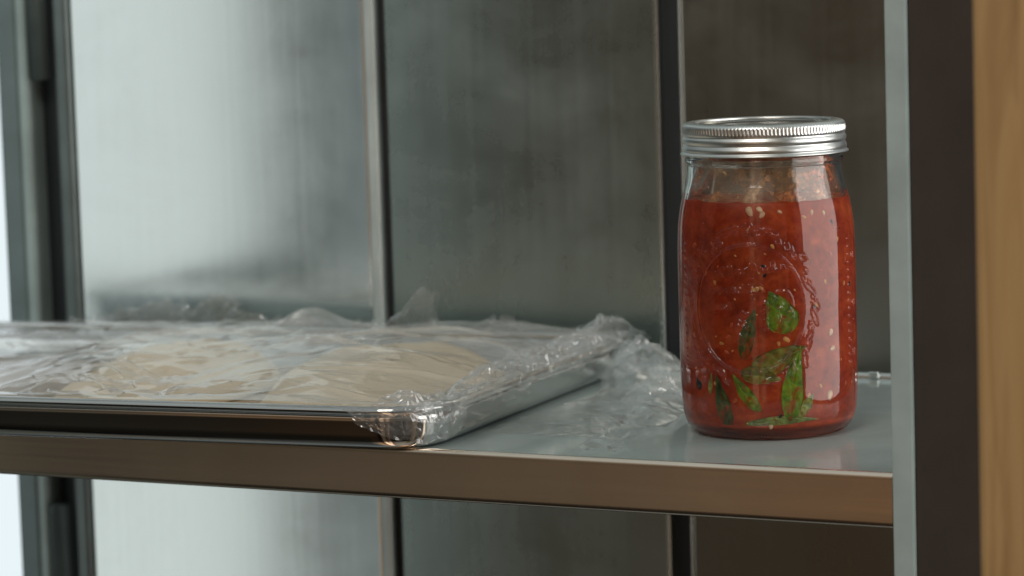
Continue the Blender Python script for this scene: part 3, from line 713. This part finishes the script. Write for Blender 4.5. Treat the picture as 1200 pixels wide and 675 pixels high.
# basil leaves pressed against the glass: (azimuth deg, z mm, length mm, width mm, lean deg)
def leaf(adeg, zmm, L_, W_, lean, m, label, seed, curl=0., lift=0.0, point=1.0, cat='basil leaf', name='basil_leaf'):
    nu, nv = 40, 17; q = np.random.default_rng(seed)
    t = np.linspace(0, 1, nu)[:, None]; s_ = np.linspace(-1, 1, nv)[None, :]
    wdt = np.sin(np.pi * t ** (.75)) ** .8 * (1 - .25 * t * point) * (1 + .22 * vnoise(t * 1.0 + 2 * (s_ > 0), s_ * 0 + seed, 5, seed) + .018 * np.sin(t * 45 + np.sign(s_) * 1.5) * (abs(s_) > .8))
    x = s_ * wdt * W_ / 2; y = (t - .5) * L_ * np.ones_like(s_)
    x = x + curl * (t - .5) ** 2 * L_
    c, sn = math.cos(R_(lean)), math.sin(R_(lean))
    X = x * c + y * sn; Y = -x * sn + y * c
    z = (zmm + Y) / 1000; a = R_(adeg) + X / 47.0
    z = np.clip(z, .0088, .126)
    rel = .00035 * (1 - abs(s_) ** 2) + .00022 * np.sin(t * 30 + abs(s_) * 5) * (1 - abs(s_)) - .0004 * np.exp(-(s_ / .09) ** 2)
    r = np.vectorize(rsauce)(z) + .00050 + rel + lift
    r = np.minimum(r, np.vectorize(lambda z_: float(rout(z_)))(z) - .0004)
    Vt = J(r, a, z).reshape(-1, 3); Vb = J(r - .0012, a, z).reshape(-1, 3)
    F1 = gridfaces(nu, nv); n_ = nu * nv
    ring = [i * nv for i in range(nu)] + [(nu - 1) * nv + j for j in range(1, nv)] + [i * nv + nv - 1 for i in range(nu - 2, -1, -1)] + [j for j in range(nv - 2, 0, -1)]
    side = np.array([(ring[k], ring[(k + 1) % len(ring)], ring[(k + 1) % len(ring)] + n_, ring[k] + n_) for k in range(len(ring))])
    V_ = np.vstack([Vt, Vb]); cen = V_.mean(0)
    o = fastmesh(name, V_ - cen, np.vstack([F1, F1[:, ::-1] + n_, side]), m)
    o.location = Vector(cen) + Vector((0, 0, .0003)); return tag(o, label, cat, 'basil leaves in the sauce' if name == 'basil_leaf' else None)
leaf(8.2, 70.8, 25.0, 19.5, -28, M['leaf_bright'], 'broad bright green basil leaf high up inside the embossed oval', 1, .0)
leaf(-13.2, 59.1, 29.1, 9.6, 14, M['leaf_dark'], 'narrow upright basil leaf behind the embossed grapes', 2, .1)
leaf(6.0, 45.0, 34.0, 15.0, 64, M['leaf_olive'], 'olive basil leaf lying across the bottom of the oval', 3, .1)
leaf(15.8, 31.6, 42.0, 13.5, 8, M['leaf_bright'], 'large bright basil leaf hanging below the oval at right', 4, .12, .0002)
leaf(-5.3, 36.4, 22.0, 11.0, 100, M['leaf_olive'], 'small olive leaf just under the oval, overlapped by a bigger one', 5, .1, .0003)
leaf(-32.2, 21.3, 31.0, 10.3, -12, M['leaf_dark'], 'dark green leaf pointing down near the jar bottom at left', 6, -.1)
leaf(-15.9, 26.5, 25.0, 8.8, -36, M['leaf_bright'], 'fresh green slanting leaf low down, between dark and large leaves', 7, .1)
leaf(8.9, 11.6, 43.0, 5.6, 88, M['leaf_pale'], 'long pale green leaf edge curving along the jar bottom', 8, .12)
leaf(-53.1, 30.2, 7.2, 4.8, -25, M['leaf_black'], 'tiny blackish leaf scrap by the left side of the jar', 9)
leaf(-41.6, 31.0, 12.2, 3.0, 8, M['leaf_pale'], 'thin yellow green leaf sliver left of the dark leaf', 10)
leaf(24.5, 19.0, 15.0, 7.5, 35, M['leaf_pale'], 'pale folded leaf low on the right side of the jar', 11)

def blob(r, seed, el=1.6):
    bm = bmesh.new(); bmesh.ops.create_icosphere(bm, subdivisions=2, radius=1)
    q = random.Random(seed)
    for v_ in bm.verts:
        k = 1 + q.uniform(-.12, .12); v_.co = Vector((v_.co.x * r * k, v_.co.y * r * .55 * k, v_.co.z * r * el * k * (1 - .25 * v_.co.z)))
    me = bpy.data.meshes.new('seed'); bm.to_mesh(me); bm.free(); me.shade_smooth(); return me
protos = {}
def bit(adeg, zmm, smm, kind, name, rot, inset=-.0002):
    key = (kind, round(smm))
    if key not in protos:
        protos[key] = blob(max(1, round(smm)) / 2000 * .9, len(protos)); protos[key].materials.append(M[kind])
    o = bpy.data.objects.new(name, protos[key]); COL.objects.link(o); o.parent = sauce
    z_ = zmm / 1000; p = J(np.array(rsauce(z_) - inset), R_(adeg), z_)
    o.location = Vector(p); ang = math.atan2(p[1], p[0]) + math.pi / 2
    o.rotation_mode = 'QUATERNION'
    o.rotation_quaternion = (Matrix.Rotation(ang, 4, 'Z') @ Matrix.Rotation(rot, 4, 'Y')).to_quaternion()
pts = [(-11.3, 125.6, 3.8), (-4.4, 126.2, 2.6), (-2.3, 123.6, 3.3), (9.1, 124.7, 2.3), (32.7, 123.7, 1.9), (42.5, 122.7, 2.3), (26.1, 121.3, 1.9), (53.5, 108.1, 1.9), (-9.1, 83.2, 1.9), (-6.8, 83.6, 1.9), (-4.5, 84.1, 1.9), (11.3, 55.9, 2.8), (6.6, 53.8, 2.3), (-54.2, 106.1, 2.8), (-38.1, 107.7, 2.3), (33.2, 73.8, 2.3), (45.0, 58.0, 3.3), (46.3, 49.0, 3.3), (43.1, 24.0, 3.8), (0.2, 9.5, 2.8), (-26.5, 57.4, 2.3), (-28.6, 49.0, 2.3), (-23.2, 22.6, 2.8), (-36.0, 28.1, 2.3), (-1.2, 102.5, 1.4), (-20.8, 101.6, 1.4), (35.3, 29.4, 2.3), (26.6, 24.9, 1.9), (17.8, 82.5, 1.4), (-43.9, 91.7, 1.9), (-32.2, 80.5, 1.4), (40.6, 85.8, 1.9)]
for i, (a, z_, s_) in enumerate(pts):
    kind = 'garlic' if i < 6 or i in (16, 17, 18, 19) else ('redbit' if i in (13, 14, 20, 21, 22, 23, 29, 30) else 'seed')
    bit(a, z_, s_ * (1.0 if kind != 'garlic' else 1.05), kind, 'garlic_bit' if kind == 'garlic' else 'seed', random.uniform(-1.2, 1.2))
for i in range(58):
    kind = random.choice(['redbit', 'redbit', 'seed', 'seed', 'darkbit'])
    bit(random.uniform(-75, 75), random.uniform(12, 120), random.uniform(.9, 1.9), kind, {'redbit': 'tomato_flake', 'seed': 'seed', 'darkbit': 'pepper_flake'}[kind], random.uniform(-1.5, 1.5))

for i in range(22):                               # flecks stuck to the bare glass above the sauce
    bit(random.uniform(-70, 70), random.uniform(131, 146), random.uniform(.9, 1.9), random.choice(['redbit', 'seed', 'garlic', 'redbit']), 'stuck_fleck', random.uniform(-1.5, 1.5), .0016)
# ------------------------------------------------------------------ wood at the right edge
wd = box('wooden_panel', 0, .17, 0, .03, ZL, ZH, M['wood'], None, .003)
tag(wd, 'warm brown wooden panel along the right edge', 'wood panel')

# ------------------------------------------------------------------ light
def area(name, loc, target, sx, sy, power, col):
    l = bpy.data.lights.new(name, 'AREA'); l.shape = 'RECTANGLE'; l.size = sx; l.size_y = sy; l.energy = power; l.color = col
    o = bpy.data.objects.new(name, l); COL.objects.link(o); o.location = loc
    d = (Vector(target) - Vector(loc)).normalized(); o.rotation_euler = d.to_track_quat('-Z', 'Y').to_euler(); return o
def radiance(L, sx, sy): return L * math.pi * sx * sy     # watts for an area lamp of radiance L
def on_circle(adeg, dist, z):
    a = R_(adeg); p = dist * (math.cos(a) * cdir + math.sin(a) * vdir); return (float(p[0]), float(p[1]), z)
RW = (2.1, 1.5)
area('window_light_right', on_circle(73, 1.75, .35), (0, 0, .12), RW[0], RW[1], radiance(3.0, *RW), (1.0, .97, .93))
# window at the left: its right-hand edge stands at (-1.21, -1.0)
LW = (.60, 2.2)
c_ = Vector((-1.228, -.972, .35)); d_ = Vector((-.55, .84, 0)).normalized()
cen = c_ + d_ * LW[0] / 2; nrm = Vector((d_.y, -d_.x, 0))
area('window_light_left', cen, cen + nrm, LW[0], LW[1], radiance(.98, *LW), (.91, .985, .98))

area('front_fill', (.35, -2.6, 2.3), (0, 0, .05), 1.1, .8, radiance(13, 1.1, .8), (1.0, .95, .88))  # added fill light high behind the camera, brightens jar, shelf and wood
w = bpy.data.worlds.new('World'); sc.world = w; w.use_nodes = True; nt = w.node_tree
bg = nt.nodes['Background']
tc = nt.nodes.new('ShaderNodeTexCoord'); sx_ = nt.nodes.new('ShaderNodeSeparateXYZ'); nt.links.new(tc.outputs['Generated'], sx_.inputs[0])
ng = nt.nodes.new('ShaderNodeMath'); ng.operation = 'MULTIPLY'; ng.inputs[1].default_value = -1; nt.links.new(sx_.outputs[1], ng.inputs[0])
at = nt.nodes.new('ShaderNodeMath'); at.operation = 'ARCTAN2'; nt.links.new(sx_.outputs[0], at.inputs[0]); nt.links.new(ng.outputs[0], at.inputs[1])
az = mapr(nt, at.outputs[0], 0, 1, -math.pi, math.pi)     # 0.5 = straight out from the shelf front, smaller = to the left
def dg(x): return .5 + x / 360
az_c = ramp(nt, az, [(0, (.05, .055, .055)), (dg(-90), (.06, .07, .07)), (dg(-46), (.028, .028, .027)), (dg(-36), (.030, .029, .026)), (dg(-33), (.085, .075, .058)), (dg(-27), (.10, .088, .066)), (dg(-24), (.10, .078, .055)), (dg(-20), (.20, .12, .065)), (dg(-8), (.17, .10, .055)), (dg(-6), (.04, .03, .025)), (dg(0), (.05, .035, .028)), (dg(3), (1.1, .72, .46)), (dg(8), (1.0, .66, .42)), (dg(10), (.04, .03, .03)), (dg(16), (.9, .57, .37)), (dg(21), (.04, .035, .03)), (dg(30), (.10, .08, .06)), (dg(60), (.12, .10, .08)), (dg(120), (.07, .07, .065)), (1, (.05, .055, .055))])
el = ramp(nt, mapr(nt, sx_.outputs[2], 0, 1, -1, 1), [(0, 3.2), (.06, 2.2), (.12, .12), (.20, .08), (.27, .16), (.35, .4), (.39, 1.1), (.418, 1.1), (.432, .62), (.5, .60), (.60, .8), (.72, 2.6), (1, 4.0)])
mx = nt.nodes.new('ShaderNodeMix'); mx.data_type = 'RGBA'; mx.blend_type = 'MULTIPLY'; mx.inputs[0].default_value = 1
nt.links.new(az_c, mx.inputs[6]); nt.links.new(el, mx.inputs[7])
hs = nt.nodes.new('ShaderNodeMix'); hs.data_type = 'RGBA'      # the ceiling is neutral
hz = ramp(nt, mapr(nt, sx_.outputs[2], 0, 1, -1, 1), [(.62, 0.), (.76, 1.)])
nt.links.new(hz, hs.inputs[0]); nt.links.new(mx.outputs[2], hs.inputs[6]); hs.inputs[7].default_value = (.36, .40, .40, 1)
nt.links.new(hs.outputs[2], bg.inputs[0]); bg.inputs[1].default_value = 1.0

# ------------------------------------------------------------------ camera
yaw, pit, rol, F_ = .4815, .1075, .0309, 3656.9
f = Vector((-math.sin(yaw) * math.cos(pit), math.cos(yaw) * math.cos(pit), -math.sin(pit)))
r = Vector((math.cos(yaw), math.sin(yaw), 0)); u_ = r.cross(f)
Rr = r * math.cos(rol) - u_ * math.sin(rol); Uu = r * math.sin(rol) + u_ * math.cos(rol)
cam = bpy.data.cameras.new('Camera'); co = bpy.data.objects.new('Camera', cam); COL.objects.link(co)
mw = Matrix((( Rr.x, Uu.x, -f.x, .6695), (Rr.y, Uu.y, -f.y, -1.586), (Rr.z, Uu.z, -f.z, .2686), (0, 0, 0, 1)))
co.matrix_world = mw
cam.sensor_width = 36; cam.lens = F_ / 1200 * 36; cam.clip_start = .05; cam.clip_end = 50
cam.dof.use_dof = True; cam.dof.focus_distance = 1.685; cam.dof.aperture_fstop = 9.0
sc.camera = co
# wood and dark upright: behind the post, to the right
wd.location = (.2345, -.33, 0)

sc.view_settings.view_transform = 'Standard'; sc.view_settings.look = 'None'; sc.view_settings.exposure = 0; sc.view_settings.gamma = 1
sc.cycles.max_bounces = 24; sc.cycles.transmission_bounces = 20; sc.cycles.transparent_max_bounces = 40; sc.cycles.glossy_bounces = 8
sc.cycles.use_denoising = True; sc.cycles.blur_glossy = .3
sc.cycles.sample_clamp_indirect = 6
sc.render.film_transparent = False
